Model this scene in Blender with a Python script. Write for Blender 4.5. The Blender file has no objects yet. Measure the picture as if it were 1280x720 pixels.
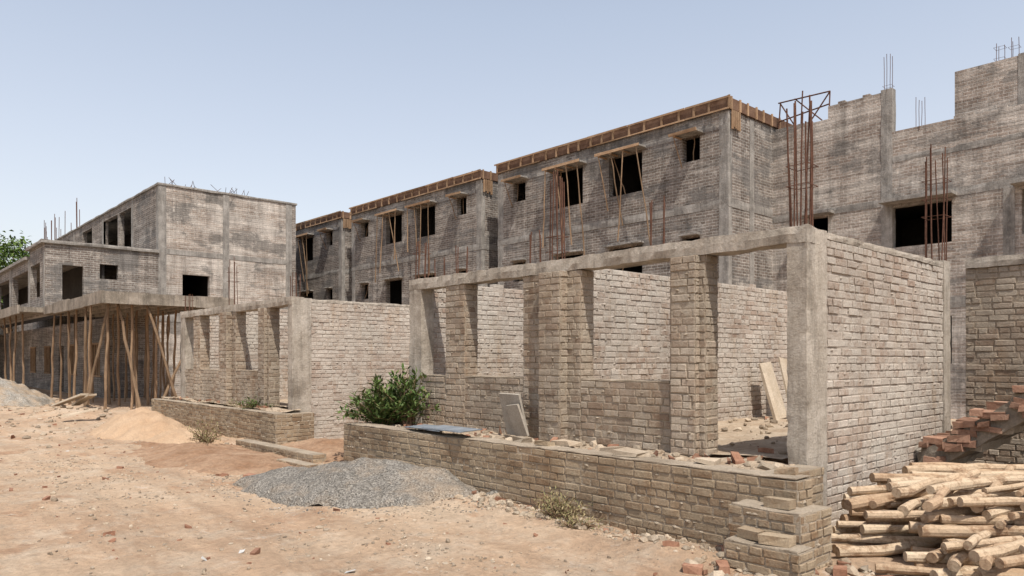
import bpy, math, random
from mathutils import Vector, noise
random.seed(7)
R = random.random
def U(a, b): return a + (b - a) * R()
scene = bpy.context.scene

# ------------------------------------------------------------------ materials
class NT:
    def __init__(s, name):
        s.m = bpy.data.materials.new(name); s.m.use_nodes = True
        s.t = s.m.node_tree; s.n = s.t.nodes; s.l = s.t.links
        s.b = s.n['Principled BSDF']; s.b.inputs['Roughness'].default_value = .92
        s.b.inputs['Specular IOR Level'].default_value = .15
        s.co = s.n.new('ShaderNodeTexCoord').outputs['Object']
    def set(s, sock, v):
        if isinstance(v, bpy.types.NodeSocket): s.l.new(v, sock)
        else:
            if isinstance(v, tuple) and len(v) == 3 and sock.type == 'RGBA': v = (*v, 1)
            sock.default_value = v
    def noise(s, scale, detail=5, rough=.6, vec=None, dist=0):
        n = s.n.new('ShaderNodeTexNoise'); s.set(n.inputs['Vector'], vec or s.co)
        n.inputs['Scale'].default_value = scale; n.inputs['Detail'].default_value = detail
        n.inputs['Roughness'].default_value = rough; n.inputs['Distortion'].default_value = dist
        return n.outputs['Fac']
    def vor(s, scale, vec=None, feature='F1'):
        n = s.n.new('ShaderNodeTexVoronoi'); n.feature = feature; s.set(n.inputs['Vector'], vec or s.co)
        n.inputs['Scale'].default_value = scale
        return n
    def mapping(s, scale, vec=None):
        n = s.n.new('ShaderNodeMapping'); s.set(n.inputs['Vector'], vec or s.co)
        n.inputs['Scale'].default_value = scale
        return n.outputs['Vector']
    def ramp(s, f, stops, interp='LINEAR'):
        n = s.n.new('ShaderNodeValToRGB'); s.set(n.inputs['Fac'], f); e = n.color_ramp.elements
        n.color_ramp.interpolation = interp
        while len(e) < len(stops): e.new(.5)
        for el, (p, c) in zip(e, stops):
            el.position = p
            el.color = (c, c, c, 1) if isinstance(c, (int, float)) else (*c, 1)
        return n.outputs['Color']
    def mix(s, f, a, b, mode='MIX'):
        n = s.n.new('ShaderNodeMix'); n.data_type = 'RGBA'; n.blend_type = mode
        s.set(n.inputs['Factor'], f); s.set(n.inputs[6], a); s.set(n.inputs[7], b)
        return n.outputs[2]
    def math(s, op, a, b=0.0):
        n = s.n.new('ShaderNodeMath'); n.operation = op; s.set(n.inputs[0], a); s.set(n.inputs[1], b)
        return n.outputs[0]
    def bump(s, h, strength=.5, dist=.01, nrm=None):
        n = s.n.new('ShaderNodeBump'); s.set(n.inputs['Height'], h)
        n.inputs['Strength'].default_value = strength; n.inputs['Distance'].default_value = dist
        if nrm: s.l.new(nrm, n.inputs['Normal'])
        return n.outputs['Normal']
    def island(s):
        return s.n.new('ShaderNodeNewGeometry').outputs['Random Per Island']
    def out(s, col, nrm=None):
        s.set(s.b.inputs['Base Color'], col)
        if nrm: s.l.new(nrm, s.b.inputs['Normal'])
        return s.m

def gen_mat(name, c1, c2, scale=2, fine=40, bump=.5, dist=.01, island=.0, rough=.92, stretch=(1,1,1), var=.35, metal=0):
    t = NT(name); vec = t.mapping(stretch)
    base = t.ramp(t.noise(scale, 6, .65, vec), [(.35, c1), (.65, c2)])
    f = t.noise(fine, 6, .7, vec)
    col = t.mix(1.0, base, t.ramp(f, [(.25, 1 - var), (.75, 1 + var * .4)]), 'MULTIPLY')
    if island: col = t.mix(1.0, col, t.ramp(t.island(), [(0, 1 - island), (1, 1)]), 'MULTIPLY')
    t.b.inputs['Roughness'].default_value = rough; t.b.inputs['Metallic'].default_value = metal
    return t.out(col, t.bump(f, bump, dist))

def conc_mat(name, dark, mid, lite, drips=.6):
    t = NT(name)
    n = t.noise(1.7, 8, .72)
    col = t.ramp(n, [(.32, dark), (.5, mid), (.66, lite)])
    d = t.noise(1.0, 6, .7, t.mapping((7, 7, .7)))
    col = t.mix(1.0, col, t.ramp(d, [(.36, 1-drips*.6), (.55, 1.05)]), 'MULTIPLY')
    p = t.noise(6, 7, .8)
    col = t.mix(t.ramp(p, [(.54, 0.0), (.64, .55)]), col, lite)
    f = t.noise(38, 6, .75)
    col = t.mix(1.0, col, t.ramp(f, [(.28, .7), (.7, 1.12)]), 'MULTIPLY')
    h = t.math('ADD', t.math('MULTIPLY', p, 1.4), t.math('MULTIPLY', f, .5))
    return t.out(col, t.bump(h, .9, .018))

def brick_mat(name, cols, smear, sm_lo, sm_hi, dark=.55, warm=(.80,.66,.53)):
    t = NT(name)
    isl = t.ramp(t.island(), [(i / (len(cols) - 1), c) for i, c in enumerate(cols)])
    n1 = t.noise(1.1, 6, .65); n2 = t.noise(14, 6, .75); n3 = t.noise(55, 5, .7)
    sm = t.math('ADD', t.math('MULTIPLY', n1, .55), t.math('MULTIPLY', n2, .45))
    col = t.mix(t.ramp(sm, [(sm_lo, 0.0), (sm_hi, 1.0)]), isl, smear)
    col = t.mix(1.0, col, t.ramp(t.noise(.8, 6, .65, t.mapping((1, 1, .5))), [(.32, dark), (.6, 1.0)]), 'MULTIPLY')
    col = t.mix(t.ramp(t.noise(1.0, 6, .7, t.mapping((3.0, 3.0, .5))), [(.52, 0.0), (.7, .7)]), col, t.mix(1.0, col, warm, 'MULTIPLY'))
    # blotchy soot / cement stains
    col = t.mix(t.ramp(t.noise(4.2, 8, .78), [(.57, 0.0), (.68, .55)]), col, t.mix(1.0, col, (.58, .56, .54), 'MULTIPLY'))
    col = t.mix(1.0, col, t.ramp(n3, [(.25, .66), (.7, 1.12)]), 'MULTIPLY')
    h = t.math('ADD', t.math('MULTIPLY', n2, .9), t.math('MULTIPLY', n3, .5))
    return t.out(col, t.bump(h, 1, .016))

def far_wall_mat(name, bricka, brickb, mortar, plaster, white, pl=.5, wh=.55):
    t = NT(name)
    sep = t.n.new('ShaderNodeSeparateXYZ'); t.l.new(t.co, sep.inputs[0])
    u = t.math('ADD', sep.outputs[0], sep.outputs[1])
    cb = t.n.new('ShaderNodeCombineXYZ'); t.l.new(u, cb.inputs[0]); t.l.new(sep.outputs[2], cb.inputs[1])
    uv = cb.outputs[0]
    wob = t.n.new('ShaderNodeVectorMath'); wob.operation = 'ADD'; t.l.new(uv, wob.inputs[0])
    nc = t.n.new('ShaderNodeTexNoise'); nc.inputs['Scale'].default_value = 3; t.l.new(t.co, nc.inputs['Vector'])
    sc = t.n.new('ShaderNodeVectorMath'); sc.operation = 'SCALE'; t.l.new(nc.outputs['Color'], sc.inputs[0]); sc.inputs['Scale'].default_value = .03
    t.l.new(sc.outputs[0], wob.inputs[1])
    br = t.n.new('ShaderNodeTexBrick'); t.l.new(wob.outputs[0], br.inputs['Vector'])
    for k, v in (('Scale', 1), ('Mortar Size', .014), ('Mortar Smooth', .3), ('Bias', 0), ('Brick Width', .24), ('Row Height', .09)):
        br.inputs[k].default_value = v
    br.inputs['Color1'].default_value = (*bricka, 1); br.inputs['Color2'].default_value = (*brickb, 1)
    br.inputs['Mortar'].default_value = (*mortar, 1)
    st = t.mapping((1, 2.6, 1), uv)
    col = br.outputs['Color']
    wn = t.noise(.55, 8, .75, st)
    col = t.mix(t.ramp(wn, [(wh - .03, 0.0), (wh + .08, .8)]), col, white)
    pn = t.noise(.42, 8, .72, t.mapping((1, 1.9, 1), t.mix(1.0, uv, (13.0, 7.0, 0.0), 'ADD')))
    pf = t.ramp(pn, [(pl - .02, 0.0), (pl + .03, .88)])
    col = t.mix(pf, col, plaster)
    col = t.mix(1.0, col, t.ramp(t.noise(1.0, 6, .75, t.mapping((.35, 6, 1), uv)), [(.34, .62), (.62, 1.2)]), 'MULTIPLY')
    col = t.mix(1.0, col, t.ramp(t.noise(1.0, 6, .75, t.mapping((3.5, .3, 1), uv)), [(.34, .62), (.58, 1.12)]), 'MULTIPLY')
    f = t.noise(18, 6, .75)
    col = t.mix(1.0, col, t.ramp(f, [(.25, .58), (.7, 1.22)]), 'MULTIPLY')
    col = t.mix(t.ramp(t.noise(3.2, 8, .8), [(.58, 0.0), (.66, .75)]), col, white)
    h = t.math('ADD', t.math('MULTIPLY', f, 1.0), t.math('MULTIPLY', t.math('SUBTRACT', 1.0, br.outputs['Fac']), .6))
    return t.out(col, t.bump(h, .8, .02))

MB_UNIT = brick_mat('dusty_clay_brick', [(.29,.205,.145), (.44,.36,.28), (.49,.415,.33), (.35,.265,.195), (.46,.37,.29)], (.47,.40,.315), .48, .62, .58)
MB_WHITE = brick_mat('limewashed_brick', [(.40,.30,.235), (.53,.455,.385), (.57,.505,.435), (.37,.275,.215), (.51,.435,.365)], (.56,.505,.435), .44, .58, .68)
MB_RET = brick_mat('dusty_brown_brick', [(.27,.18,.11), (.37,.275,.185), (.41,.32,.22), (.30,.205,.13)], (.40,.32,.225), .46, .60, .60)
M_MORT = gen_mat('rough_mortar', (.29,.235,.175), (.44,.365,.28), 2.5, 45, 1, .02)
M_MORTL = gen_mat('pale_mortar', (.37,.315,.26), (.51,.445,.38), 2.5, 45, 1, .02)
M_CONC = conc_mat('cast_concrete', (.26,.22,.175), (.40,.35,.29), (.50,.445,.38), .5)
M_CONCD = conc_mat('weathered_concrete', (.17,.145,.115), (.27,.23,.185), (.37,.32,.265), .7)
M_FARC = conc_mat('grey_concrete_band', (.18,.165,.15), (.28,.26,.235), (.39,.365,.335), .55)
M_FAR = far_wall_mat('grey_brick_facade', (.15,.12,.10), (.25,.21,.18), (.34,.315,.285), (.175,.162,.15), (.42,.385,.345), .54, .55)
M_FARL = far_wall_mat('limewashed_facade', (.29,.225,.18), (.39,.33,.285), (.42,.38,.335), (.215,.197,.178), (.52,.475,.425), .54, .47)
M_FARR = far_wall_mat('wing_brick_facade', (.25,.195,.16), (.37,.315,.27), (.42,.38,.34), (.235,.215,.195), (.51,.465,.415), .55, .50)
M_DARK = gen_mat('painted_interior_shade', (.04,.036,.032), (.065,.058,.052), 1, 10, .2, .01)  # near-black base colour paints room shade onto floors and partitions behind openings
M_TIMB = gen_mat('shuttering_timber', (.12,.065,.042), (.22,.135,.09), 3, 30, .4, .01, .4)
M_TIMBL = gen_mat('raw_timber_batten', (.33,.205,.12), (.46,.31,.195), 3, 30, .4, .01, .4)
M_POLE = gen_mat('prop_pole_wood', (.22,.14,.085), (.40,.275,.175), 4, 30, .5, .01, .5, stretch=(1,1,.3))
M_REB = gen_mat('rusty_steel', (.09,.045,.03), (.16,.08,.055), 12, 90, .4, .002, .2)
M_PLANK = gen_mat('pale_plank', (.46,.37,.27), (.58,.49,.38), 3, 40, .4, .004, .3)
M_STONE = gen_mat('grey_stone_slab', (.36,.315,.26), (.46,.415,.355), 4, 50, .5, .004, .2)
M_SHEET = gen_mat('galvanised_sheet', (.20,.23,.26), (.34,.37,.40), 5, 60, .2, .003, .2, .5, metal=.3)
M_RED = gen_mat('broken_red_brick', (.27,.135,.085), (.40,.225,.15), 6, 50, .7, .006, .4)
M_STEP = gen_mat('crumbling_step_brick', (.31,.165,.11), (.44,.28,.20), 5, 35, .9, .012, .45)
M_RUB = gen_mat('rubble_stone', (.38,.29,.205), (.53,.44,.335), 3, 60, .7, .006, .5)
M_LIT = gen_mat('paper_litter', (.6,.6,.58), (.72,.7,.66), 9, 50, .3, .002, .4)

def ground_mat():
    t = NT('dusty_tan_sand')
    a = t.noise(.35, 8, .62); b = t.noise(1.7, 8, .7); c = t.noise(14, 8, .8)
    col = t.ramp(a, [(.32, (.41,.27,.175)), (.5, (.475,.335,.225)), (.66, (.50,.38,.27))])
    col = t.mix(t.ramp(b, [(.48, 0.0), (.64, .75)]), col, (.52,.415,.31))
    col = t.mix(t.ramp(t.noise(.9, 7, .7, t.mapping((1, 1.3, 1))), [(.55, 0.0), (.64, .75)]), col, (.36,.22,.135))
    col = t.mix(t.ramp(t.noise(2.6, 9, .78), [(.58, 0.0), (.66, .6)]), col, (.58,.505,.42))
    # damp / dark spill spots
    col = t.mix(t.ramp(t.noise(5.5, 9, .8), [(.60, 0.0), (.67, .6)]), col, (.27,.19,.13))
    wv = t.noise(1.0, 6, .65, t.mapping((.22, 2.4, 1)))
    col = t.mix(1.0, col, t.ramp(wv, [(.32, .82), (.6, 1.05)]), 'MULTIPLY')
    col = t.mix(1.0, col, t.ramp(c, [(.28, .68), (.62, 1.08)]), 'MULTIPLY')
    v = t.vor(26); pe = t.ramp(v.outputs['Distance'], [(.12, 1.0), (.2, 0.0)])
    pm = t.math('MULTIPLY', pe, t.ramp(t.noise(2.2, 5, .7), [(.48, 0.0), (.58, .85)]))
    col = t.mix(pm, col, (.33,.27,.21))
    h = t.math('ADD', t.math('MULTIPLY', c, 1.0), t.math('ADD', t.math('MULTIPLY', b, 2.2), t.math('MULTIPLY', pm, .6)))
    return t.out(col, t.bump(h, .95, .035))
M_GROUND = ground_mat()
M_DIRT = gen_mat('red_brown_dirt', (.27,.155,.09), (.41,.275,.18), 1.5, 14, 1, .04)
M_SAND = gen_mat('heaped_tan_sand', (.44,.295,.185), (.50,.355,.235), 1.5, 30, .9, .03, var=.25)
M_FILL = gen_mat('dusty_fill_earth', (.39,.29,.20), (.51,.415,.31), 2.0, 16, 1, .04)
def gravel_mat(name, k, sand):
    t = NT(name); f = lambda *c: tuple(x*k for x in c)
    v = t.vor(60); col = t.ramp(t.math('ADD', t.math('MULTIPLY', v.outputs['Color'], .7), t.math('MULTIPLY', t.noise(2, 5), .3)), [(.2, f(.085,.078,.068)), (.5, f(.185,.168,.145)), (.8, f(.31,.285,.25))])
    col = t.mix(t.ramp(t.noise(1.3, 6, .7), [(.46, 0.0), (.65, sand)]), col, (.42,.31,.21))
    return t.out(col, t.bump(v.outputs['Distance'], 1, .02))
M_GRAV = gravel_mat('crushed_grey_gravel', 1.1, .5)
M_GRAVL = gravel_mat('pale_gravel', 1.7, .9)
def log_mat():
    t = NT('peeled_log_wood')
    col = t.ramp(t.island(), [(0, (.38,.26,.165)), (.4, (.50,.375,.255)), (.8, (.57,.455,.325)), (1, (.43,.295,.19))])
    n = t.noise(7, 7, .8)
    col = t.mix(t.ramp(n, [(.5, 0.0), (.6, .8)]), col, (.24,.145,.085))
    col = t.mix(1.0, col, t.ramp(t.noise(45, 5, .7), [(.25, .7), (.7, 1.1)]), 'MULTIPLY')
    return t.out(col, t.bump(n, .9, .02))
M_LOG = log_mat()
def leaf_mat(name, cols):
    t = NT(name)
    t.b.inputs['Roughness'].default_value = .6
    col = t.ramp(t.island(), [(i / (len(cols) - 1), c) for i, c in enumerate(cols)])
    return t.out(col)
M_LEAF = leaf_mat('broad_leaf', [(.045,.08,.02), (.075,.12,.03), (.11,.155,.045), (.06,.10,.03), (.17,.16,.07)])
M_DRY = leaf_mat('dry_leaf', [(.26,.20,.10), (.17,.16,.07), (.32,.25,.14), (.12,.14,.05)])
M_TREE = leaf_mat('tree_leaf', [(.05,.09,.02), (.09,.14,.03), (.12,.17,.05)])

# ------------------------------------------------------------------ mesh helpers
class MB:
    def __init__(s): s.v = []; s.f = []
    def quad(s, a, b, c, d):
        i = len(s.v); s.v += [tuple(a), tuple(b), tuple(c), tuple(d)]; s.f.append((i, i+1, i+2, i+3))
    def hexa(s, p):
        i = len(s.v); s.v += [tuple(q) for q in p]
        for f in ((0,3,2,1), (4,5,6,7), (0,1,5,4), (1,2,6,5), (2,3,7,6), (3,0,4,7)): s.f.append(tuple(i + k for k in f))
    def box(s, x0, x1, y0, y1, z0, z1, j=0):
        if x0 > x1: x0, x1 = x1, x0
        if y0 > y1: y0, y1 = y1, y0
        p = [(x0,y0,z0), (x1,y0,z0), (x1,y1,z0), (x0,y1,z0), (x0,y0,z1), (x1,y0,z1), (x1,y1,z1), (x0,y1,z1)]
        if j: p = [(a+U(-j,j), b+U(-j,j), c+U(-j,j)) for a, b, c in p]
        s.hexa(p)
    def rough(s, x0, x1, y0, y1, z0, z1, step=.12, amp=.008, seed=0, shear=0):
        """closed box with subdivided, worn faces and softened arrises"""
        nx, ny, nz = [max(2, round((b-a)/step)) for a, b in ((x0,x1),(y0,y1),(z0,z1))]
        idx = {}
        def V(i, j, k):
            key = (i, j, k)
            if key in idx: return idx[key]
            p = Vector((x0+(x1-x0)*i/nx, y0+(y1-y0)*j/ny, z0+(z1-z0)*k/nz))
            e = sum((i in (0,nx), j in (0,ny), k in (0,nz)))
            d = noise.noise_vector(p*6+Vector((seed,0,0)))*amp + noise.noise_vector(p*1.3+Vector((0,seed,0)))*amp
            if e >= 2:
                w = abs(noise.noise(p*9+Vector((0,0,seed))))*amp*2.2
                if i in (0,nx): d.x += w if i == 0 else -w
                if j in (0,ny): d.y += w if j == 0 else -w
                if k == nz: d.z -= w*.7
            q = p+d; q.z += shear*(q.x-x0)
            s.v.append(tuple(q)); idx[key] = len(s.v)-1; return idx[key]
        for i in range(nx):
            for j in range(ny):
                s.f.append((V(i,j,0),V(i,j+1,0),V(i+1,j+1,0),V(i+1,j,0))); s.f.append((V(i,j,nz),V(i+1,j,nz),V(i+1,j+1,nz),V(i,j+1,nz)))
        for i in range(nx):
            for k in range(nz):
                s.f.append((V(i,0,k),V(i+1,0,k),V(i+1,0,k+1),V(i,0,k+1))); s.f.append((V(i+1,ny,k),V(i,ny,k),V(i,ny,k+1),V(i+1,ny,k+1)))
        for j in range(ny):
            for k in range(nz):
                s.f.append((V(nx,j,k),V(nx,j+1,k),V(nx,j+1,k+1),V(nx,j,k+1))); s.f.append((V(0,j+1,k),V(0,j,k),V(0,j,k+1),V(0,j+1,k+1)))
    def obox(s, c, dx, dy, dz, sx, sy, sz, j=0):
        c = Vector(c); dx = Vector(dx).normalized()*sx/2; dy = Vector(dy).normalized()*sy/2; dz = Vector(dz).normalized()*sz/2
        p = [c+a*dx+b*dy+k*dz for k in (-1,1) for a, b in ((-1,-1),(1,-1),(1,1),(-1,1))]
        if j: p = [q + Vector((U(-j,j),U(-j,j),U(-j,j))) for q in p]
        s.hexa(p)
    def tube(s, p0, p1, r0, r1=None, n=8, segs=1, wob=0, rw=0):
        r1 = r0 if r1 is None else r1; p0 = Vector(p0); p1 = Vector(p1); d = (p1-p0).normalized()
        a = d.orthogonal().normalized(); b = d.cross(a); i0 = len(s.v)
        for k in range(segs+1):
            t = k/segs; c = p0.lerp(p1, t)
            if 0 < k < segs and wob: c = c + a*U(-wob,wob) + b*U(-wob,wob)
            r = (r0+(r1-r0)*t)*(1+U(-rw,rw))
            for q in range(n):
                th = 2*math.pi*q/n; rr = r*(1+U(-rw,rw)*.5)
                s.v.append(tuple(c + a*math.cos(th)*rr + b*math.sin(th)*rr))
        for k in range(segs):
            for q in range(n):
                q2 = (q+1) % n
                s.f.append((i0+k*n+q, i0+k*n+q2, i0+(k+1)*n+q2, i0+(k+1)*n+q))
        s.f.append(tuple(i0+q for q in reversed(range(n)))); s.f.append(tuple(i0+segs*n+q for q in range(n)))
    def brickface(s, O, Uv, N, ulen, z0, z1, course=.079, bl=.23, t=.0095, rag=1.0):
        O = Vector(O); Uv = Vector(Uv); N = Vector(N); nz = max(1, round((z1-z0)/course)); ch = (z1-z0)/nz
        g = .0078; c = .006
        for k in range(nz):
            za = z0+k*ch+g; zb = z0+(k+1)*ch-g*.6; wz = U(-.004,.004)
            english = (k % 5 == 1)
            L0 = bl*.52 if english else bl
            u = -(L0*.5 if k % 2 else 0) + U(-.03,.03)
            while u < ulen:
                L = L0*U(.93,1.07)*(.52 if (not english and R() < .06) else 1)
                a = max(u, -.006); b = min(u+L, ulen+.006); u += L
                if b-a < .035: continue
                a += g; b -= g*U(.6,1.8); tt = t*U(.25,1.6)
                if R() < .04: tt = .001
                j = .0042*rag
                def P(uu, zz, d): return O + Uv*(uu+U(-j,j)) + N*(d+U(-.002,.002)) + Vector((0,0,zz+wz+U(-j,j)*.8))
                i = len(s.v)
                for (m, d) in ((0, -.004), (0, tt-c*.8), (c, tt)):
                    for uu, zz in ((a+m, za+m), (b-m, za+m), (b-m, zb-m), (a+m, zb-m)): s.v.append(tuple(P(uu, zz, d)))
                for r in (0, 4):
                    for q in range(4):
                        q2 = (q+1) % 4; s.f.append((i+r+q, i+r+q2, i+r+4+q2, i+r+4+q))
                s.f.append((i+8, i+9, i+10, i+11))
    def blob(s, O, Uv, N, u, z, r, d):
        i = len(s.v); O = Vector(O); Uv = Vector(Uv); N = Vector(N); n = 7
        for q in range(n):
            th = 6.283*q/n; k = r*U(.6,1.3); s.v.append(tuple(O+Uv*(u+k*math.cos(th))+Vector((0,0,z+k*.45*math.sin(th)))+N*.0))
        s.v.append(tuple(O+Uv*u+Vector((0,0,z))+N*d))
        for q in range(n): s.f.append((i+q, i+(q+1)%n, i+n))
    def rock(s, c, r, flat=.7):
        ph = (1+5**.5)/2
        vs = [(-1,ph,0),(1,ph,0),(-1,-ph,0),(1,-ph,0),(0,-1,ph),(0,1,ph),(0,-1,-ph),(0,1,-ph),(ph,0,-1),(ph,0,1),(-ph,0,-1),(-ph,0,1)]
        fs = [(0,11,5),(0,5,1),(0,1,7),(0,7,10),(0,10,11),(1,5,9),(5,11,4),(11,10,2),(10,7,6),(7,1,8),(3,9,4),(3,4,2),(3,2,6),(3,6,8),(3,8,9),(4,9,5),(2,4,11),(6,2,10),(8,6,7),(9,8,1)]
        sx, sy, th = U(.7,1.3), U(.5,1.1), U(0,6.28); i = len(s.v); ct, st = math.cos(th), math.sin(th)
        for a, b, d in vs:
            k = r*U(.65,1.25)/1.9; a, b, d = a*k*sx, b*k*sy, d*k*flat
            s.v.append((c[0]+a*ct-b*st, c[1]+a*st+b*ct, c[2]+d))
        for f in fs: s.f.append(tuple(i+q for q in f))
    def leaf(s, p, d, n, L, W):
        p = Vector(p); d = Vector(d).normalized(); sd = d.cross(Vector(n))
        if sd.length < 1e-3: sd = d.orthogonal()
        sd.normalize(); n = sd.cross(d); i = len(s.v)
        for q in (p, p+d*L*.45+sd*W/2+n*L*.06, p+d*L-n*L*.12, p+d*L*.45-sd*W/2+n*L*.06, p+d*L*.5-n*L*.02): s.v.append(tuple(q))
        s.f += [(i,i+1,i+4),(i+1,i+2,i+4),(i+2,i+3,i+4),(i+3,i,i+4)]
    def panel(s, O, Uv, N, ulen, z0, z1, ops=(), th=.23):
        O = Vector(O); Uv = Vector(Uv); N = Vector(N)
        us = sorted({0, ulen, *[o[0] for o in ops], *[o[1] for o in ops]}); zs = sorted({z0, z1, *[o[2] for o in ops], *[o[3] for o in ops]})
        us = [u for u in us if 0 <= u <= ulen]; zs = [z for z in zs if z0 <= z <= z1]
        def solid(i, j):
            if i < 0 or j < 0 or i >= len(us)-1 or j >= len(zs)-1: return False
            u = (us[i]+us[i+1])/2; z = (zs[j]+zs[j+1])/2
            return not any(o[0] < u < o[1] and o[2] < z < o[3] for o in ops)
        def P(u, z, d): return O + Uv*u + Vector((0,0,z)) - N*d
        for i in range(len(us)-1):
            for j in range(len(zs)-1):
                if not solid(i, j): continue
                a, b, c, d = us[i], us[i+1], zs[j], zs[j+1]
                s.quad(P(a,c,0), P(b,c,0), P(b,d,0), P(a,d,0)); s.quad(P(b,c,th), P(a,c,th), P(a,d,th), P(b,d,th))
                if not solid(i+1, j): s.quad(P(b,c,0), P(b,c,th), P(b,d,th), P(b,d,0))
                if not solid(i-1, j): s.quad(P(a,c,th), P(a,c,0), P(a,d,0), P(a,d,th))
                if not solid(i, j+1): s.quad(P(a,d,0), P(b,d,0), P(b,d,th), P(a,d,th))
                if not solid(i, j-1): s.quad(P(a,c,th), P(b,c,th), P(b,c,0), P(a,c,0))
    def obj(s, name, mat, parent=None, smooth=False):
        me = bpy.data.meshes.new(name); me.from_pydata(s.v, [], s.f); me.materials.append(mat)
        if smooth: me.polygons.foreach_set('use_smooth', [True]*len(me.polygons))
        o = bpy.data.objects.new(name, me); scene.collection.objects.link(o)
        if parent: o.parent = parent
        return o
def empty(name):
    e = bpy.data.objects.new(name, None); scene.collection.objects.link(e); return e
PX, NX, PY, NY = Vector((1,0,0)), Vector((-1,0,0)), Vector((0,1,0)), Vector((0,-1,0))

def brickbox(mb, mm, x0, x1, y0, y1, z0, z1, faces='fb+-', **k):
    mm.box(x0, x1, y0, y1, z0, z1)
    for ch, O, Uv, N, L in (('f', (x0,y0,0), PX, NY, x1-x0), ('b', (x1,y1,0), NX, PY, x1-x0), ('+', (x1,y0,0), PY, PX, y1-y0), ('-', (x0,y1,0), NY, NX, y1-y0)):
        if ch not in faces: continue
        mb.brickface(O, Uv, N, L, z0, z1, **k)
        for _ in range(int(L*(z1-z0)*24)): # mortar squeezed out of the joints
            cs = k.get('course', .079); zz = z0+cs*round(U(0,(z1-z0))/cs); mm.blob(O, Uv, N, U(.03,L-.03) if L > .07 else L/2, min(max(zz, z0+.03), z1-.03), U(.012,.05), U(.012,.024))

# ------------------------------------------------------------------ ground
def smooth(t): t = max(0, min(1, t)); return t*t*(3-2*t)
MOUNDS = [(-19.0,5.2,1.6,.8,.30), (-23.5,5.0,2.2,1.0,.30), (-6.2,5.2,1.5,.5,.07), (-3.6,5.1,1.4,.5,.10)]
def gh(x, y):
    d = math.hypot(x, y); fade = smooth((130-d)/80)
    z = .075*noise.noise(Vector((x*.35, y*.35, 3.1))) + .035*noise.noise(Vector((x*1.3, y*1.3, 9)))
    if d < 34: z += .020*noise.noise(Vector((x*4.5, y*4.5, 1))) + .009*noise.noise(Vector((x*11, y*11, 5)))
    z -= .02
    for mx, my, rx, ry, h in MOUNDS:
        q = ((x-mx)/rx)**2 + ((y-my)/ry)**2
        if q < 4: z += h*math.exp(-q*1.6)*(1+.3*noise.noise(Vector((x*2.5,y*2.5,7))))
    return z*fade
def axis(lo, hi, step, far):
    a = []; x = lo
    while x <= hi: a.append(x); x += step
    s = step; l = lo
    left = []
    while l > -far: s *= 1.16; l -= s; left.append(l)
    s = step; r = a[-1]; right = []
    while r < far: s *= 1.16; r += s; right.append(r)
    return left[::-1] + a + right
def sheet(name, xs, ys, fn, mat):
    mb = MB(); nx = len(xs)
    mb.v = [(x, y, fn(x, y)) for y in ys for x in xs]
    mb.f = [(j*nx+i, j*nx+i+1, (j+1)*nx+i+1, (j+1)*nx+i) for j in range(len(ys)-1) for i in range(nx-1)]
    return mb.obj(name, mat, smooth=True)
sheet('ground', axis(-18, 1, .06, 2500), axis(.8, 7, .06, 2500), gh, M_GROUND)

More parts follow.
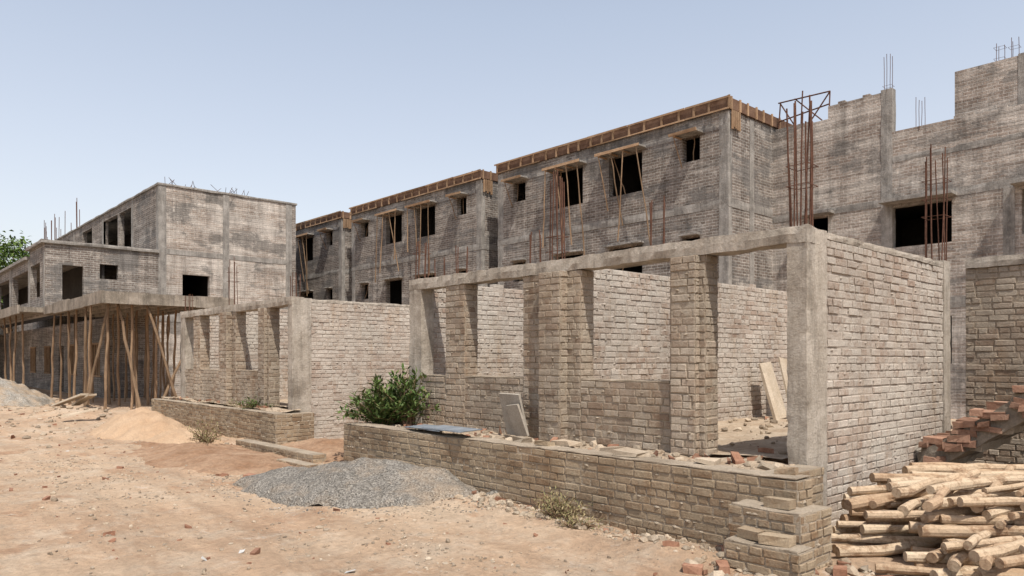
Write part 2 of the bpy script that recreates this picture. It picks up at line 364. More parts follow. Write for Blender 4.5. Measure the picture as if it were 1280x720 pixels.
# ------------------------------------------------------------------ roadside unit shells (front row)
def rebars(name, x, y, z, h, n=6, sp=.16, lean=.02):
    mb = MB()
    for i in range(n):
        a = 2*math.pi*i/n
        bx, by = x+sp*.6*math.cos(a)+U(-.01,.01), y+sp*.6*math.sin(a)+U(-.01,.01)
        hh = h*U(.82,1.05)
        mb.tube((bx,by,z-.1), (bx+U(-1,1)*lean*hh*2, by+U(-1,1)*lean*hh*2, z+hh), .008, n=6, segs=3, wob=.006)
    zz = z+.12
    while zz < z+h*.8:
        r = sp*.66
        p = [(x-r,y-r,zz), (x+r,y-r,zz+U(-.01,.01)), (x+r,y+r,zz), (x-r,y+r,zz+U(-.01,.01))]
        if R() < .4:
            for i in range(4): mb.tube(p[i], p[(i+1)%4], .004, n=4)
        zz += U(.18,.3)
    mb.obj(name, M_REB)
def unit(xr):
    e = empty('unfinished_brick_shop')
    b, bw, m, c, mw = MB(), MB(), MB(), MB(), MB()
    X = lambda d: xr - d
    F0, F1 = 6.62, 6.85; ZB, ZT, ZL = .60, 2.69, 2.85
    c.rough(X(.20), X(0), F0-.015, F0+.40, -.2, ZL-.012, .07, .007, 1)
    c.rough(X(6.44), X(6.12), F0-.015, F0+.23, .30, ZL-.012, .1, .006, 2)
    for a, d, zt in ((1.53,1.095,ZT), (3.84,2.83,ZT), (5.51,5.06,ZT)):
        brickbox(b, m, X(a), X(d), F0, F1, ZB, zt)
    brickbox(b, m, X(3.42), X(3.05), F0-.13, F0, ZB, ZT, 'f+-')
    brickbox(b, m, X(1.47), X(1.17), F0-.07, F0, ZB, ZT, 'f+-')
    for a, d in ((2.83,1.53), (5.06,3.84), (6.12,5.51)):
        brickbox(b, m, X(a), X(d), F0+.01, F1-.01, ZB, 1.35, 'fb')
        m.rough(X(a)+.01, X(d)-.01, F0+.0, F1-.0, 1.35, 1.375, .1, .006, a)
    c.rough(X(6.44), X(.0), F0-.03, F1+.02, ZT+.003, ZL+.006, .09, .014, 5)
    brickbox(bw, mw, X(.22), X(.012), F0+.40, 10.22, -.2, ZL-.09, '+-')
    c.rough(X(.225), X(-.002), F0+.40, 10.22, ZL-.088, ZL-.02, .1, .010, 6)
    c.rough(X(.24), X(-.012), 10.22, 10.46, -.1, ZL, .08, .006, 7)
    brickbox(bw, mw, X(3.47), X(3.24), F1, 13.4, ZB, ZL-.03, '+-')
    brickbox(bw, mw, X(6.42), X(6.19), F1, 12.6, -.2, ZL-.03, '+-')
    for xw, ya, yb in ((X(3.355),6.9,13.3), (X(6.3),6.9,12.5)):
        y = ya
        while y < yb:
            if R() < .25: bw.obox((xw+U(-.03,.03), y, ZL+.005), (U(-.1,.1),1,0), (1,0,0), (0,0,1), .22, .11, .055, .004)
            y += U(.3,.8)
    b.obj('front_piers', MB_UNIT, e); bw.obj('side_walls', MB_WHITE, e); m.obj('front_mortar', M_MORT, e); mw.obj('side_mortar', M_MORTL, e)
    c.obj('columns_and_beam', M_CONC, e)
    def fl(x, y): return .64 + .035*noise.noise(Vector((x*1.5,y*1.5,2))) + .01*noise.noise(Vector((x*9,y*9,2)))
    xs = [xr-6.4+.1*i for i in range(62)]; ys = [6.7+.1*i for i in range(66)]
    f = sheet('floor_fill', [x for x in xs if x < xr-.1], ys, fl, M_FILL); f.parent = e
unit(-3.213)
unit(-13.7)
for a, h, n in ((-3.33,1.2,10), (-5.0,.55,4), (-6.55,1.15,8), (-6.95,.45,4), (-8.5,.4,4), (-9.5,.62,6), (-9.0,.3,3)): rebars('column_rebar', a, 6.74, 2.85, h, n)
rebars('column_rebar', -3.33, 10.34, 2.85, 1.45, 8, .2, .03)
for a, h in ((-13.85,.5), (-17.0,1.1), (-19.95,.5)): rebars('column_rebar', a, 6.74, 2.85, h, 5)

# ------------------------------------------------------------------ retaining walls / plinth
def fill_h(x, y): return .60 + .05*noise.noise(Vector((x*1.2,y*1.8,4))) + .015*noise.noise(Vector((x*8,y*8,2)))
CR = dict(course=.074, bl=.215)
e = empty('brick_retaining_wall'); b, m = MB(), MB()
brickbox(b, m, -9.81, -2.78, 5.55, 5.79, -.12, .645, 'f+-b', **CR)
brickbox(b, m, -9.81, -9.57, 5.79, 6.60, -.12, .645, '+-', **CR)
brickbox(b, m, -3.30, -3.06, 5.79, 6.60, -.12, .63, '+-', **CR)
brickbox(b, m, -3.22, -2.62, 5.28, 5.535, -.12, .44, 'f+-', **CR)
brickbox(b, m, -3.10, -2.50, 5.02, 5.265, -.12, .22, 'f+-', **CR)
brickbox(b, m, -2.765, -2.62, 5.535, 5.79, -.12, .44, 'f+-', **CR)
m.rough(-3.21, -2.63, 5.285, 5.53, .44, .458, .07, .008, 3); m.rough(-3.09, -2.51, 5.025, 5.26, .22, .238, .07, .008, 4)
m.rough(-9.8, -2.79, 5.545, 5.80, .645, .662, .09, .010, 9)
x = -9.8
while x < -2.85:
    if R() < .25: b.obox((x, 5.68+U(-.04,.05), .69), (U(.6,1),U(-.5,.5),U(-.1,.1)), (0,1,0), (0,0,1), U(.1,.2), .10, .055, .010)
    x += U(.3,.6)
b.obox((-2.72,5.12,.275), (1,.3,0), (0,1,0), (0,0,1), .22, .11, .07, .006); b.obox((-2.95,5.15,.275), (1,-.2,0), (0,1,0), (0,0,1), .20, .11, .07, .006)
b.obox((-2.85,5.40,.49), (1,-.1,0), (0,1,0), (0,0,1), .22, .11, .07, .006)
b.obj('bricks', MB_RET, e); m.obj('mortar', M_MORT, e)
f = sheet('earth_fill', [-9.6+.06*i for i in range(109)], [5.75+.06*i for i in range(16)], fill_h, M_FILL); f.parent = e
e = empty('brick_retaining_wall'); b, m = MB(), MB()
brickbox(b, m, -21.0, -13.45, 6.15, 6.38, -.12, .56, 'f+-', **CR)
brickbox(b, m, -13.69, -13.45, 6.38, 6.95, -.12, .56, '+', **CR)
m.rough(-21.0, -13.5, 6.14, 6.38, .56, .58, .12, .01, 3)
b.obj('bricks', MB_RET, e); m.obj('mortar', M_MORT, e)
f = sheet('earth_fill', [-20.9+.1*i for i in range(74)], [6.36+.08*i for i in range(6)], fill_h, M_FILL); f.parent = e
e = empty('low_brick_step'); b, m = MB(), MB()
brickbox(b, m, -13.6, -10.6, 5.45, 5.68, -.1, .12, 'f+-b'); brickbox(b, m, -10.9, -9.95, 5.0, 5.2, -.1, .07, 'f+-b')
b.obj('bricks', MB_RET, e); m.obj('mortar', M_MORT, e)

def patch(name, cx, cy, rx, ry, h, mat, ang=0, n=80, na=2.5, sharp=1.0):
    mb = MB(); ca, sa = math.cos(ang), math.sin(ang)
    for j in range(n+1):
        for i in range(n+1):
            u = -1+2*i/n; v = -1+2*j/n; q = math.hypot(u, v)
            x = cx+u*rx*ca-v*ry*sa; y = cy+u*rx*sa+v*ry*ca
            ed = q*(1+.22*noise.noise(Vector((x*1.1, y*1.1, 0)))+.12*noise.noise(Vector((x*4,y*4,8))))
            k = max(0, 1-ed)
            z = h*(smooth(k*1.15) if sharp < 1.5 else k**.85)*(1+.22*noise.noise(Vector((x*na,y*na,1)))) + .018*noise.noise(Vector((x*9,y*9,3)))*min(1,k*4)
            z += -.06 if ed > 1 else (-.06*(1-min(1,k*8)))
            mb.v.append((x, y, gh(x,y)+z))
    mb.f = [(j*(n+1)+i, j*(n+1)+i+1, (j+1)*(n+1)+i+1, (j+1)*(n+1)+i) for j in range(n) for i in range(n)]
    return mb.obj(name, mat, smooth=True)
patch('dirt_heap', -12.4, 4.6, 3.3, 1.1, .12, M_DIRT)
patch('dirt_heap', -11.6, 6.6, 2.2, 1.2, .22, M_DIRT)
patch('sand_heap', -17.2, 4.9, 2.1, 1.1, .42, M_SAND, na=3.5)
patch('sand_heap', -15.1, 5.0, 1.3, .75, .22, M_SAND)
patch('gravel_pile', -8.0, 4.78, 1.9, .98, .42, M_GRAV, .35, sharp=2)
patch('gravel_pile', -33.5, 4.4, 3.0, 1.7, 1.0, M_GRAVL, 0, sharp=2)

def gz(x, y, base=None): return gh(x, y) if base is None else base(x, y)
mb, mr, ml = MB(), MB(), MB()
def scat(n, x0, x1, y0, y1, r0, r1, base=None, red=.12, p=3):
    for _ in range(n):
        x, y = U(x0,x1), U(y0,y1); r = r0+(r1-r0)*R()**p
        if R() < red: mr.obox((x, y, gz(x,y,base)+r*.3), (U(-1,1),U(-1,1),U(-.3,.3)), (0,0,1), (U(-1,1),U(-1,1),0), r*1.8, r*.9, r*1.1, r*.15)
        else: mb.rock((x, y, gz(x,y,base)+r*.15), r)
scat(3000, -16, 1, 1.2, 5.4, .004, .028, red=.05, p=4)
for _ in range(36):
    cx, cy = U(-14,-3), U(1.6,5)
    for _ in range(36):
        x, y = random.gauss(cx,.35), random.gauss(cy,.2); mb.rock((x,y,gh(x,y)+.003), U(.005,.022))
scat(150, -13, -2.5, 1.6, 5.0, .01, .05, red=.22)
scat(700, -7.2, -2.6, 5.0, 5.52, .008, .055, red=.12)
scat(260, -3.3, -1.5, 4.75, 5.9, .012, .09, red=.12, p=2)
scat(700, -9.6, -3.1, 5.8, 6.55, .008, .08, fill_h, red=.18)
scat(300, -6.3, -3.45, 7.0, 12, .01, .07, lambda x, y: .65, red=.12)
scat(260, -14.5, -9.9, 4.2, 6.8, .01, .06, red=.3)
scat(180, -21, -13.7, 6.35, 6.6, .01, .06, fill_h, red=.2)
scat(700, -34, -14, 2.6, 6.0, .012, .09, red=.1)
mr.obox((-9.7,4.1,gh(-9.7,4.1)+.03), (1,.4,0), (0,0,1), (-.4,1,0), .2, .07, .1, .005)
for _ in range(18):
    x, y = U(-15,-4), U(2,5.2); ml.obox((x,y,gh(x,y)+.012), (U(-1,1),U(-1,1),U(-.3,.3)), (U(-1,1),U(-1,1),U(-.2,.2)), (0,0,1), U(.03,.08), U(.02,.05), .002, .006)
mb.obj('rubble', M_RUB); mr.obj('broken_bricks', M_RED); ml.obj('paper_litter', M_LIT)
mb = MB()
for _ in range(1500):
    a, q = U(0,6.28), R()**.5*1.35
    u, v = 1.9*q*math.cos(a)*.9, .98*q*math.sin(a)*.95
    x, y = -8.0+u*.94-v*.34, 4.78+u*.34+v*.94
    if y > 5.52: continue
    mb.rock((x, y, gh(x,y)+max(0,(1-q)-.1)**.85*.42+.0), U(.006,.016))
mb.obj('loose_gravel', M_GRAV)

# ------------------------------------------------------------------ far blocks
def pole(mb, p0, p1, r=.035, segs=5, wob=.02): mb.tube(p0, p1, r, r*.75, 7, segs, wob, .1)
def block(xr, yf=19.5):
    e = empty('unfinished_apartment_block')
    xl = xr-10.35; w, c, t, tl, dk, pl = MB(), MB(), MB(), MB(), MB(), MB()
    tops = [(8.5,7.16,7.75), (5.4,4.06,4.65), (2.3,.96,1.5)]
    opsF = []
    for zt, zb, zs in tops:
        for a, bb, z in ((.98,1.62,zs), (3.18,4.6,zb), (5.8,7.15,zb), (8.76,9.45,zs)):
            opsF.append((10.35-bb, 10.35-a, z, zt))
    w.panel((xl,yf,0), PX, NY, 10.35, -.2, 9.05, opsF, .23)
    w.panel((xr,yf+.23,0), PY, PX, 9.0, -.2, 9.05, [(3.6,4.6,7.2,8.5),(3.6,4.6,4.1,5.4)], .23)
    w.panel((xl,yf+9.23,0), NY, NX, 9.0, -.2, 9.05, [], .23)
    w.panel((xr,yf+9.46,0), NX, PY, 10.35, -.2, 9.05, [], .23)
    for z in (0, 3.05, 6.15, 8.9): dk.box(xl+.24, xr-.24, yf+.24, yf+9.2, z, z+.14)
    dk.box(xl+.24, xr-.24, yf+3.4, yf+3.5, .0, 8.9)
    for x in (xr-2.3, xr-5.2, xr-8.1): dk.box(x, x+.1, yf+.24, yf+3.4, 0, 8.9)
    for z in (3.05, 6.15): c.rough(xl-.02, xr+.02, yf-.02, yf+3, z, z+.26, .5, .012, xr)
    for x in (xl-.015, xr-.315): 
        c.rough(x, x+.33, yf-.012, yf+.2, 0, 9.0, .25, .010, x)
    c.box(xl+.4, xr-.4, yf-.008, yf+.1, 8.52, 8.66)
    c.box(xr, xr+.014, yf+1.2, yf+1.45, 0, 9.0)
    t.box(xl-.06, xr+.06, yf-.06, yf+9.5, 9.06, 9.38)
    x = xl
    while x < xr+.06:
        tl.box(x, x+.07, yf-.10, yf-.062, 9.03, 9.40+U(-.01,.03), .004); x += U(.45,.7)
    y = yf
    while y < yf+3:
        tl.box(xr+.062, xr+.10, y, y+.07, 9.03, 9.41, .004); y += U(.4,.6)
    x = xl-.1
    while x < xr:
        x2 = min(x+U(1.5,2.6), xr+.1); tl.box(x, x2-.02, yf-.125, yf-.101, 9.355+U(-.02,.01), 9.41, .008)
        if R() < .8: tl.box(x, x2-.02, yf-.125, yf-.101, 9.02, 9.065, .008)
        x = x2
    for k in range(5): tl.box(xr+.062, xr+.10, yf+.05+.1*k, yf+.12+.1*k, 8.45+.12*U(0,1), 9.02, .006)
    for fi, (zt, zb, zs) in enumerate(tops[:2]):
        for a, bb, z, big in ((.85,1.75,zs,0), (3.0,4.8,zb,1), (5.6,7.35,zb,1), (8.6,9.6,zs,0)):
            x0, x1 = xr-bb, xr-a
            if fi == 0:
                c.rough(x0, x1, yf-.45, yf-.0, zt+.04, zt+.10, .2, .01, xr)
                tl.box(x0-.05, x1+.05, yf-.485, yf-.46, zt+.01, zt+.10, .012)
                for k in range(3 if big else 1): tl.box(x0+.1+k*.5, x0+.17+k*.5, yf-.47, yf-.05, zt-.03, zt+.0, .01)
            else:
                c.rough(x0+.1, x1-.1, yf-.22, yf-.0, zt+.04, zt+.10, .2, .01, xr)
            if big and fi == 0:
                for k in range(4):
                    xx = x0+.1+k*(x1-x0-.2)/3
                    pole(pl, (xx+U(-.5,.5), yf-U(.1,.4), zt-U(1.8,3.6)), (xx, yf-.44, zt), .026)
            elif fi == 0:
                pole(pl, (x0+.15, yf-.05, zt-.9), (x0+.1, yf-.42, zt), .02)
            if R() < .6: pole(pl, (U(x0+.2,x1-.2), yf+.12, z), (U(x0+.2,x1-.2), yf+.12, zt), .02)
    w.obj('walls', M_FAR, e); c.obj('concrete_bands', M_FARC, e); t.obj('roof_shuttering', M_TIMB, e); tl.obj('battens', M_TIMBL, e)
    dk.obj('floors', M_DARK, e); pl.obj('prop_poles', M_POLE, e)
for i in range(3): block(-11.9-11.4*i)
e = empty('recessed_link_wall'); w = MB()
for x in (-23.3, -34.7): w.panel((x,22.1,0), PX, NY, 1.05, -.2, 8.7, [], .23)
w.obj('wall', M_FAR, e)

# ------------------------------------------------------------------ right wing
e = empty('unfinished_brick_wing'); w, c, dk, st, tl = MB(), MB(), MB(), MB(), MB()
YW = 22.1; x0 = -11.9
w.panel((x0,YW,0), PX, NY, 24, -.2, 8.07, [(3.63,5.16,4.78,5.92), (1.25,1.8,5.3,5.95), (6.75,8.3,4.78,5.92), (3.63,5.16,1.5,2.8), (9.6,11,4.78,5.92)], .23)
w.box(x0, -10.1, YW, YW+.23, 8.07, 8.88); w.box(-10.1, -8.56, YW, YW+.23, 8.07, 9.26)
for k in range(7): w.box(-11.8+.24*k, -11.6+.24*k, YW+.02, YW+.22, 8.88, 8.882+.07*random.randint(0,1))
for k in (1, 4): w.box(-10.05+.24*k, -9.85+.24*k, YW+.02, YW+.22, 9.26, 9.33)
k = -8.2
while k < 11:
    if R() < .2: w.box(k, k+.22, YW+.02, YW+.22, 8.07, 8.14)
    k += .25
c.rough(-8.56, -8.25, YW-.02, YW+.25, -.2, 9.33, .25, .010, 1)
w.box(-11.9+.0, 12.1, 29, 29.2, -.2, 8); w.box(11.9, 12.1, YW+.23, 29, -.2, 8.0)
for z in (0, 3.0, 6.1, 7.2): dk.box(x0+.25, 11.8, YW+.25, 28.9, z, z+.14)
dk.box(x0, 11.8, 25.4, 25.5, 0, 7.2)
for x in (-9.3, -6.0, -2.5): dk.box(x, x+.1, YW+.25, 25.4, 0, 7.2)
c.rough(-8.25, 12.1, YW-.015, YW+.1, 6.0, 6.22, .3, .012, 2); c.rough(-8.245, 12.1, YW-.012, YW+.1, 7.18, 7.35, .3, .012, 3)
c.rough(x0, -8.56, YW-.015, YW+.1, 5.98, 6.18, .3, .012, 4); c.rough(x0, 12.1, YW-.016, YW+.1, 3.0, 3.3, .3, .012, 5)
c.box(-8.45, -6.6, YW-.5, YW-.018, 6.0, 6.09); c.box(-5.3, -3.5, YW-.5, YW-.018, 6.0, 6.09); c.box(x0+1.1, x0+2, YW-.4, YW-.018, 6.0, 6.08)
c.box(-5.55, -5.3, YW-.02, YW+.1, 3.3, 6.0)
e2 = empty('rooftop_tank_room'); tw, tc = MB(), MB()
tw.panel((-6.76,22.4,0), PX, NY, 1.6, 7.3, 9.42, [], .23); tw.panel((-5.16,22.63,0), PY, PX, 2.4, 7.3, 9.42, [], .23)
tw.panel((-6.76,25.03,0), NY, NX, 2.4, 7.3, 9.42, [], .23); tw.panel((-5.16,25.26,0), NX, PY, 1.6, 7.3, 9.42, [], .23)
tc.box(-6.75, -5.17, 22.42, 25.2, 9.30, 9.36); tc.box(-5.3,-5.14,22.39,22.6,7.3,9.46)
tw.obj('walls', M_FARR, e2); tc.obj('roof_slab', M_FARC, e2)
for a, b2 in (((-11.75,9.8),(-10.05,9.72)), ((-11.7,9.8),(-11.2,8.9)), ((-11.75,8.85),(-11.72,9.82)), ((-11.2,9.8),(-10.3,8.9)), ((-10.1,9.72),(-10.7,8.9)), ((-10.12,8.9),(-10.1,9.75)), ((-11.75,9.2),(-10.1,9.35)), ((-11.0,8.9),(-10.9,9.95))):
    st.tube((a[0],YW+.1,a[1]), (b2[0],YW+U(0,.2),b2[1]), .022, n=6)
w.obj('walls', M_FARR, e); c.obj('concrete_bands', M_FARC, e); dk.obj('floors', M_DARK, e); st.obj('steel_frame', M_REB, e)
for x, y, z, h, n in ((-8.4,22.2,9.3,1.15,4), (-7.55,22.2,8.07,.85,4), (-5.75,22.6,9.4,.55,3), (-5.45,22.7,9.4,.6,3), (-2.5,22.2,8.0,.9,4)):
    rebars('roof_rebar', x, y, z, h, n, .18, .01)

e = empty('brick_boundary_wall'); b, m, c = MB(), MB(), MB()
brickbox(b, m, -3.19, 5.0, 11.0, 11.23, -.1, 2.80, 'f+')
c.rough(-2.5, -2.27, 10.985, 11.2, -.1, 2.83, .1, .006, 2); c.rough(1.5, 1.73, 10.985, 11.2, -.1, 2.83, .1, .006, 3)
c.rough(-3.19, 5.0, 10.95, 11.25, 2.80, 2.93, .12, .012, 4)
b.obj('bricks', MB_UNIT, e); m.obj('mortar', M_MORT, e); c.obj('columns', M_CONC, e)
# stair flight: inclined waist slab carrying crumbling brick treads
e = empty('broken_brick_staircase'); c, b, m = MB(), MB(), MB()
ya, yb = 9.25, 10.5; SL = .70
c.rough(-3.18, 1.0, ya, yb, .22, .52, .12, .02, 2, shear=SL)
for k in range(14):
    xx = -3.15+.29*k; zz = .50+.203*k
    m.rough(xx, xx+.32, ya+.05, yb-.03, zz-.10, zz+.14, .08, .022, k)
    for z2 in (0, 1):
        for q in range(6):
            if R() < (.95 if z2 == 0 else .7): b.obox((xx+.16+U(-.03,.03), ya+.08+q*.21+U(-.02,.02), zz+.10+z2*.08), (U(-.15,.15),1,U(-.05,.05)), (1,0,U(-.1,.1)), (0,0,1), .20, U(.2,.27), .07, .014)
    for q in range(5): b.obox((xx+U(0,.25), ya+U(-.01,.05), zz+U(-.10,.14)), (1,0,U(-.3,.4)), (0,1,0), (0,0,1), U(.08,.22), .12, .07, .014)
for _ in range(60): m.rock((U(-3.1,-1), U(ya-.1,yb), U(0,.3)), U(.04,.14))
c.obj('sloping_slab', M_CONCD, e); b.obj('brick_treads', M_STEP, e); m.obj('tread_fill', M_MORT, e)

# ------------------------------------------------------------------ left building + canopy
e = empty('unfinished_corner_building'); w, wl, c, dk, tl = MB(), MB(), MB(), MB(), MB()
XL = -34.5
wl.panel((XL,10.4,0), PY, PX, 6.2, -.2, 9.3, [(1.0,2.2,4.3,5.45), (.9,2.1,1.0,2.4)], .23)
w.panel((XL-26,10.4,0), PX, NY, 25.77, 3.4, 9.3, [(26-9.2,26-6.5,6.95,8.95), (26-6.2,26-4.1,6.95,8.95), (26-13.8,26-11.6,7.0,8.95), (26-19.6,26-17,7.0,8.95)], .23)
w.panel((XL-26,16.6,0), NY, NX, 6.2, -.2, 9.3, [], .23); w.panel((XL,16.83,0), NX, PY, 26, -.2, 9.3, [], .23)
c.rough(XL-26.1, XL+.06, 10.33, 16.9, 9.302, 9.40, .5, .015, 3)
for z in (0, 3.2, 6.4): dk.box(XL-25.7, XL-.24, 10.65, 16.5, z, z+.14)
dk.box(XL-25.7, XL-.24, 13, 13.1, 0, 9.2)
c.box(XL+.0, XL+.02, 10.38, 10.7, 3.7, 9.3); c.box(XL, XL+.02, 13.2, 13.5, 0, 9.3); c.box(XL, XL+.02, 16.3, 16.62, 0, 9.3)
c.box(XL, XL+.018, 10.4, 16.6, 6.3, 6.52); c.box(XL, XL+.017, 10.4, 16.6, 3.3, 3.6)
for x in (XL-.32, XL-4.1, XL-9.5, XL-16): c.box(x, x+.3, 10.385, 10.5, 6.4, 9.3)
w.panel((XL+.003,6.1,0), PY, PX, 4.28, 3.4, 6.3, [(.6,1.37,4.06,5.47), (1.97,2.67,5.0,5.62)], .23)
w.panel((XL-26,6.1,0), PX, NY, 25.77, 3.4, 5.95, [(26-3.0,26-1.0,4.2,5.6), (26-7.5,26-3.6,4.1,5.5), (26-12.5,26-8.4,4.1,5.5), (26-17,26-13,4.1,5.5)], .23)
w.box(XL-3.2, XL-.23, 6.1, 6.33, 5.95, 6.3)
c.rough(XL-3.4, XL+.12, 5.95, 10.38, 6.302, 6.44, .4, .015, 4); c.box(XL-26, XL-3.4, 5.95, 10.38, 5.952, 6.08)
for x in (XL-.3, XL-3.4, XL-8.2, XL-12.9): c.box(x, x+.28, 6.08, 6.2, 3.75, 5.95)
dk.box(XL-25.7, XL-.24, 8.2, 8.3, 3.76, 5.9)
w.panel((XL-26,8.4,0), PX, NY, 25.77, -.2, 3.4, [(26-2.6,26-1.4,.9,2.3), (26-7,26-5.6,.9,2.3), (26-9.6,26-8.4,0,2.3), (26-13,26-11.5,.9,2.3), (26-17,26-15.5,.9,2.3)], .23)
w.panel((XL,8.63,0), PY, PX, 1.77, -.2, 3.4, [], .23)
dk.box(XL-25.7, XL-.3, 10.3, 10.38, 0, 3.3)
w.box(XL-60, XL-26, 6.3, 16, -.2, 3.3); w.box(XL-60, XL-26, 10.4, 16, 3.3, 5.9)
for a in (2.6,7,13,17):
    xx = XL-a
    for k in range(4): tl.box(xx+k*.38, xx+.06+k*.38, 8.36, 8.42, .9, 2.3)
    tl.box(xx-.04, xx+1.5, 8.35, 8.42, 2.28, 2.36); tl.box(xx-.04, xx+1.5, 8.35, 8.42, .86, .92)
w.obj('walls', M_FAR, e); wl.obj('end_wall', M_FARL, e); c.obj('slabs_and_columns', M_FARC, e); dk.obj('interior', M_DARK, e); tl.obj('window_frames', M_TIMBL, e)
mb = MB()
for k in range(22):
    y = U(10.6,14.5); mb.tube((XL-.05,y,9.38), (XL+U(-.1,.35),y+U(-.5,.3),9.41+U(.05,.3)), .010, n=5)
for k in range(18):
    x = XL-U(14,26); mb.tube((x,10.5,9.3), (x+U(-.1,.1),10.5,9.3+U(.6,2.0)), .02, n=5)
mb.obj('roof_rebar', M_REB)
e = empty('propped_concrete_canopy'); c, t, pl = MB(), MB(), MB()
c.box(XL+.02, -25.6, 6.1, 10.2, 3.5, 3.72); c.box(XL-26, XL+.02, 5.2, 6.09, 3.5, 3.70)
x = XL+.1
while x < -25.5:
    L = U(1.2,2.4); x2 = min(x+L, -25.5); t.box(x, x2-.01, 6.03+U(-.02,.01), 6.09, 3.38+U(-.03,.03), 3.74+U(-.02,.04), .008); x = x2
y = 6.1
while y < 10.1:
    y2 = min(y+U(1,1.8), 10.2); t.box(-25.59, -25.54+U(-.01,.02), y, y2-.01, 3.38+U(-.03,.03), 3.74+U(-.02,.04), .008); y = y2
x = XL-25
while x < XL+.3:
    x2 = x+U(1.5,2.5); t.box(x, x2-.01, 5.12+U(-.02,.01), 5.18, 3.40+U(-.03,.03), 3.74, .008); x = x2
y = 6.2
while y < 10: t.box(XL+.1, -25.62, y, y+.09, 3.39, 3.495); y += .55
random.seed(21)
for i in range(9):
    for j in range(5):
        x, y = -25.9-i*.98+U(-.2,.2), 6.25+j*.9+U(-.2,.2)
        if R() < .12: continue
        pole(pl, (x+U(-.15,.15), y+U(-.15,.15), -.05), (x, y, 3.4), U(.032,.052), 6, .03)
for i in range(16):
    x = XL-1-i*1.5; pole(pl, (x+U(-.2,.2), 5.4+U(-.1,.2), -.05), (x, 5.5, 3.48), .045, 6, .03)
for a, b2 in (((-25.0,7.0),(-26.0,6.6)), ((-25.0,8.2),(-25.8,7.4)), ((-24.8,9.2),(-25.7,8.6)), ((-26.2,5.7),(-25.8,6.3)), ((-25.3,7.6),(-25.8,9.3))):
    pole(pl, (a[0],a[1],-.02), (b2[0],b2[1],3.4), .05, 6, .03)
c.obj('slab', M_CONCD, e); t.obj('shuttering_boards', M_CONCD, e); pl.obj('prop_poles', M_POLE, e)

# ------------------------------------------------------------------ logs
random.seed(5)
mb = MB()
def logat(x, y, z, ang, L, r, tilt=0):
    d = Vector((math.cos(ang)*math.cos(tilt), math.sin(ang)*math.cos(tilt), math.sin(tilt)))
    p = Vector((x,y,z)); mb.tube(p, p+d*L, r, r*U(.7,1.0), 10, 7, r*.38, .13)
A = math.radians(47.7)
for k in range(7):
    for i in range(23-k*2):
        logat(-2.84+U(-.06,.34), 5.96+.14*i+.14*k, .04+.075*k+U(-.01,.02), A+U(-.2,.2), U(1.5,2.6), U(.027,.050), U(-.03,.04))
for k in range(5):
    for i in range(14-k*2):
        logat(-2.25+U(-.2,.4)+.09*i, 5.78+.10*i+.13*k, .04+.075*k+U(-.01,.02), A+U(-.35,.45), U(1.3,2.2), U(.027,.050), U(-.03,.06))
for i in range(46):
    logat(-2.62+.05*i+U(-.05,.05), 6.0+U(-.15,.6)+.02*i, .33+U(0,.22), math.radians(80)+U(-.5,.35), U(1.3,2.1), U(.026,.046), U(-.03,.08))
for i in range(12):
    logat(-1.95+.08*i, 5.85+U(-.15,.2), .10+U(0,.22), math.radians(72)+U(-.4,.5), U(1.0,1.8), U(.028,.046), U(-.0,.12))
mb.obj('log_pile', M_LOG, smooth=False)

# ------------------------------------------------------------------ loose items
mb = MB()
mb.obox((-7.0,6.40,.90), (1,.05,0), (0,1,.28), (0,-.28,1), .36, .035, .56, .004)
mb.obox((-6.86,6.33,.84), (1,-.15,.12), (0,1,.35), (-.1,-.35,1), .26, .03, .42, .004)
mb.obj('leaning_stone_slab', M_STONE)
mb = MB()
for k in range(3): mb.obox((-7.9+.25*k,5.76-.03*k,.71+.014*k), (1,U(-.15,.1),0.02), (0,1,.03), (0,0,1), 1.0, .36, .010, .004)
mb.obj('metal_sheet', M_SHEET)
mb = MB()
mb.obox((-6.1,11.35,1.10), (.1,1,.1), (1,0,.3), (-.3,-.08,1), .30, .03, .95, .004)
mb.obox((-6.0,11.75,1.15), (.05,1,-.1), (1,0,.35), (-.32,.15,1), .36, .03, 1.0, .004)
mb.obox((-5.9,10.9,1.0), (.1,1,.1), (1,0,.35), (-.3,-.02,1), .10, .05, .8, .004)
mb.obj('leaning_plank', M_PLANK)
mb = MB()
for x, y, s in ((-4.55,5.72,.26), (-4.9,5.85,.2), (-5.6,5.9,.22), (-3.75,5.8,.18), (-6.2,5.8,.17)):
    mb.obox((x,y,.69), (1,U(-.4,.4),U(-.08,.08)), (U(-.3,.3),1,0), (0,0,1), s, s*.8, .045, .014)
mb.obj('flat_stone', M_RUB)
mb = MB()
for x, y, dx, dy, L in ((-24.3,4.9,1,.3,1.6), (-24.0,5.2,1,.1,1.4), (-21.5,4.6,.6,1,.9)):
    mb.obox((x,y,gh(x,y)+.22), (dx,dy,.25), (-dy,dx,0), (0,0,1), L, .22, .05, .01)
mb.obj('timber_plank', M_PLANK)

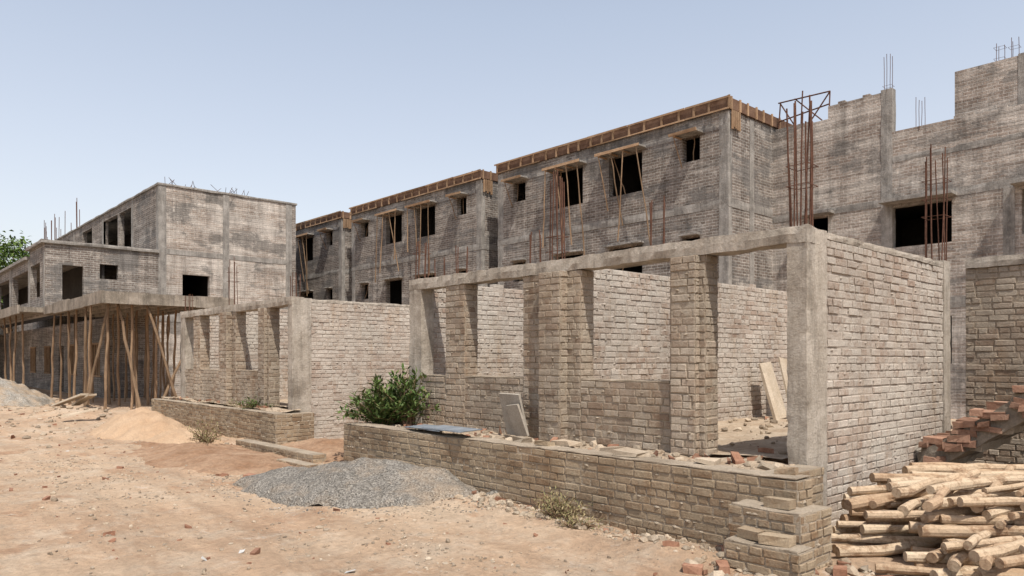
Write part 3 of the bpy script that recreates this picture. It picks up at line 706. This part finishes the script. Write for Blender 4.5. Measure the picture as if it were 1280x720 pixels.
# ------------------------------------------------------------------ plants
def shrub(name, x, y, z, rx, h, stems, leaves, L, W, mat, spread=1.0, drywood=M_POLE):
    e = empty(name); s, l = MB(), MB()
    for i in range(stems):
        a = U(0,6.28); q = U(.15,1)
        p = Vector((x+U(-.08,.08), y+U(-.06,.06), z)); tip = Vector((x+rx*q*math.cos(a), y+rx*.7*q*math.sin(a), z+h*U(.35,1.0)*(1-.35*q*q)))
        mid = p.lerp(tip,.5)+Vector((0,0,h*.12)); s.tube(p, mid, .008, .006, 5); s.tube(mid, tip, .006, .003, 5)
        for k in range(leaves):
            t = U(.15,1.05); c = (p.lerp(mid,t*2) if t < .5 else mid.lerp(tip,t*2-1)) + Vector((U(-.05,.05),U(-.05,.05),U(-.05,.05)))*spread
            d = (tip-p).normalized()*.5+Vector((U(-1,1),U(-1,1),U(-.3,.9))); l.leaf(c, d, (U(-.4,.4),U(-.4,.4),1), L*U(.6,1.2), W*U(.6,1.2))
    s.obj('stems', drywood, e); l.obj('leaves', mat, e)
shrub('green_shrub', -9.65, 6.15, .5, .88, .78, 80, 30, .13, .05, M_LEAF)
shrub('green_shrub', -9.15, 6.25, .6, .55, .98, 36, 24, .12, .045, M_LEAF)
shrub('weed_clump', -15.2, 6.45, .55, .7, .25, 26, 14, .09, .025, M_LEAF)
shrub('dry_bush', -13.6, 4.9, .02, .55, .5, 40, 16, .06, .018, M_DRY)
shrub('dry_bush', -5.05, 5.2, .02, .36, .28, 46, 18, .05, .014, M_DRY)
shrub('dry_bush', -4.65, 5.05, .02, .25, .14, 20, 12, .05, .014, M_DRY)
def tree(x, y, h, r):
    e = empty('leafy_tree'); s, l = MB(), MB()
    s.tube((x,y,-.1), (x,y,h*.5), .3, .18, 10, 4, .06, .05)
    for i in range(34):
        a = U(0,6.28); q = U(.2,1); c = Vector((x+r*q*math.cos(a), y+r*q*math.sin(a), h*.45+h*.5*U(0,1)*(1-.5*q*q)))
        s.tube((x,y,h*U(.3,.5)), c, .08, .03, 5)
        for k in range(230):
            v = Vector((random.gauss(0,1),random.gauss(0,1),random.gauss(0,.7)))*r*.17
            l.leaf(c+v, (U(-1,1),U(-1,1),U(-1,.6)), (U(-1,1),U(-1,1),1), U(.25,.45), U(.14,.24))
    s.obj('trunk_and_limbs', M_POLE, e); l.obj('crown', M_TREE, e)
tree(-71.5, 10.0, 12.3, 3.6); tree(-78, 7, 11, 3.5); tree(-66, -2, 9, 3.5)

# ------------------------------------------------------------------ light, sky, camera
world = bpy.data.worlds.new('World'); scene.world = world; world.use_nodes = True
wt = world.node_tree; bg = wt.nodes['Background']
sky = wt.nodes.new('ShaderNodeTexSky'); sky.sky_type = 'NISHITA'; sky.sun_disc = False
EL, AZ = math.radians(60), math.radians(112)
sky.sun_elevation = EL; sky.sun_rotation = AZ; sky.air_density = 1.0; sky.dust_density = 3.0; sky.ozone_density = 1.2
tc = wt.nodes.new('ShaderNodeTexCoord'); sp = wt.nodes.new('ShaderNodeSeparateXYZ'); wt.links.new(tc.outputs['Generated'], sp.inputs[0])
rp = wt.nodes.new('ShaderNodeValToRGB'); wt.links.new(sp.outputs[2], rp.inputs[0])   # dusty haze, thicker toward the horizon
el = rp.color_ramp.elements; el.new(.5)
for q, (p, c) in zip(el, ((0, (1.0,.90,.78)), (.42, (.58,.60,.62)), (.8, (.14,.16,.20)))): q.position = p; q.color = (*c, 1)
sc = wt.nodes.new('ShaderNodeVectorMath'); sc.operation = 'SCALE'; sc.inputs['Scale'].default_value = 5.2; wt.links.new(rp.outputs[0], sc.inputs[0])
ad = wt.nodes.new('ShaderNodeVectorMath'); ad.operation = 'ADD'; wt.links.new(sky.outputs[0], ad.inputs[0]); wt.links.new(sc.outputs[0], ad.inputs[1])
wt.links.new(ad.outputs[0], bg.inputs[0]); bg.inputs[1].default_value = .115
sd = bpy.data.lights.new('sun', 'SUN'); sd.energy = 5.0; sd.angle = math.radians(.5); sd.color = (1, .95, .87)
so = bpy.data.objects.new('sun', sd); scene.collection.objects.link(so)
dirv = Vector((math.sin(AZ)*math.cos(EL), math.cos(AZ)*math.cos(EL), math.sin(EL)))
so.rotation_euler = dirv.to_track_quat('Z', 'Y').to_euler(); so.location = dirv*60
cd = bpy.data.cameras.new('camera'); cam = bpy.data.objects.new('camera', cd); scene.collection.objects.link(cam)
cam.location = (0,0,1.6); cam.rotation_euler = (math.radians(90), 0, math.radians(47.7))
cd.sensor_width = 36; cd.lens = 26; cd.shift_y = .0703; cd.clip_end = 6000; cd.clip_start = .05
scene.camera = cam
scene.view_settings.view_transform = 'Standard'; scene.view_settings.look = 'None'; scene.view_settings.exposure = 0
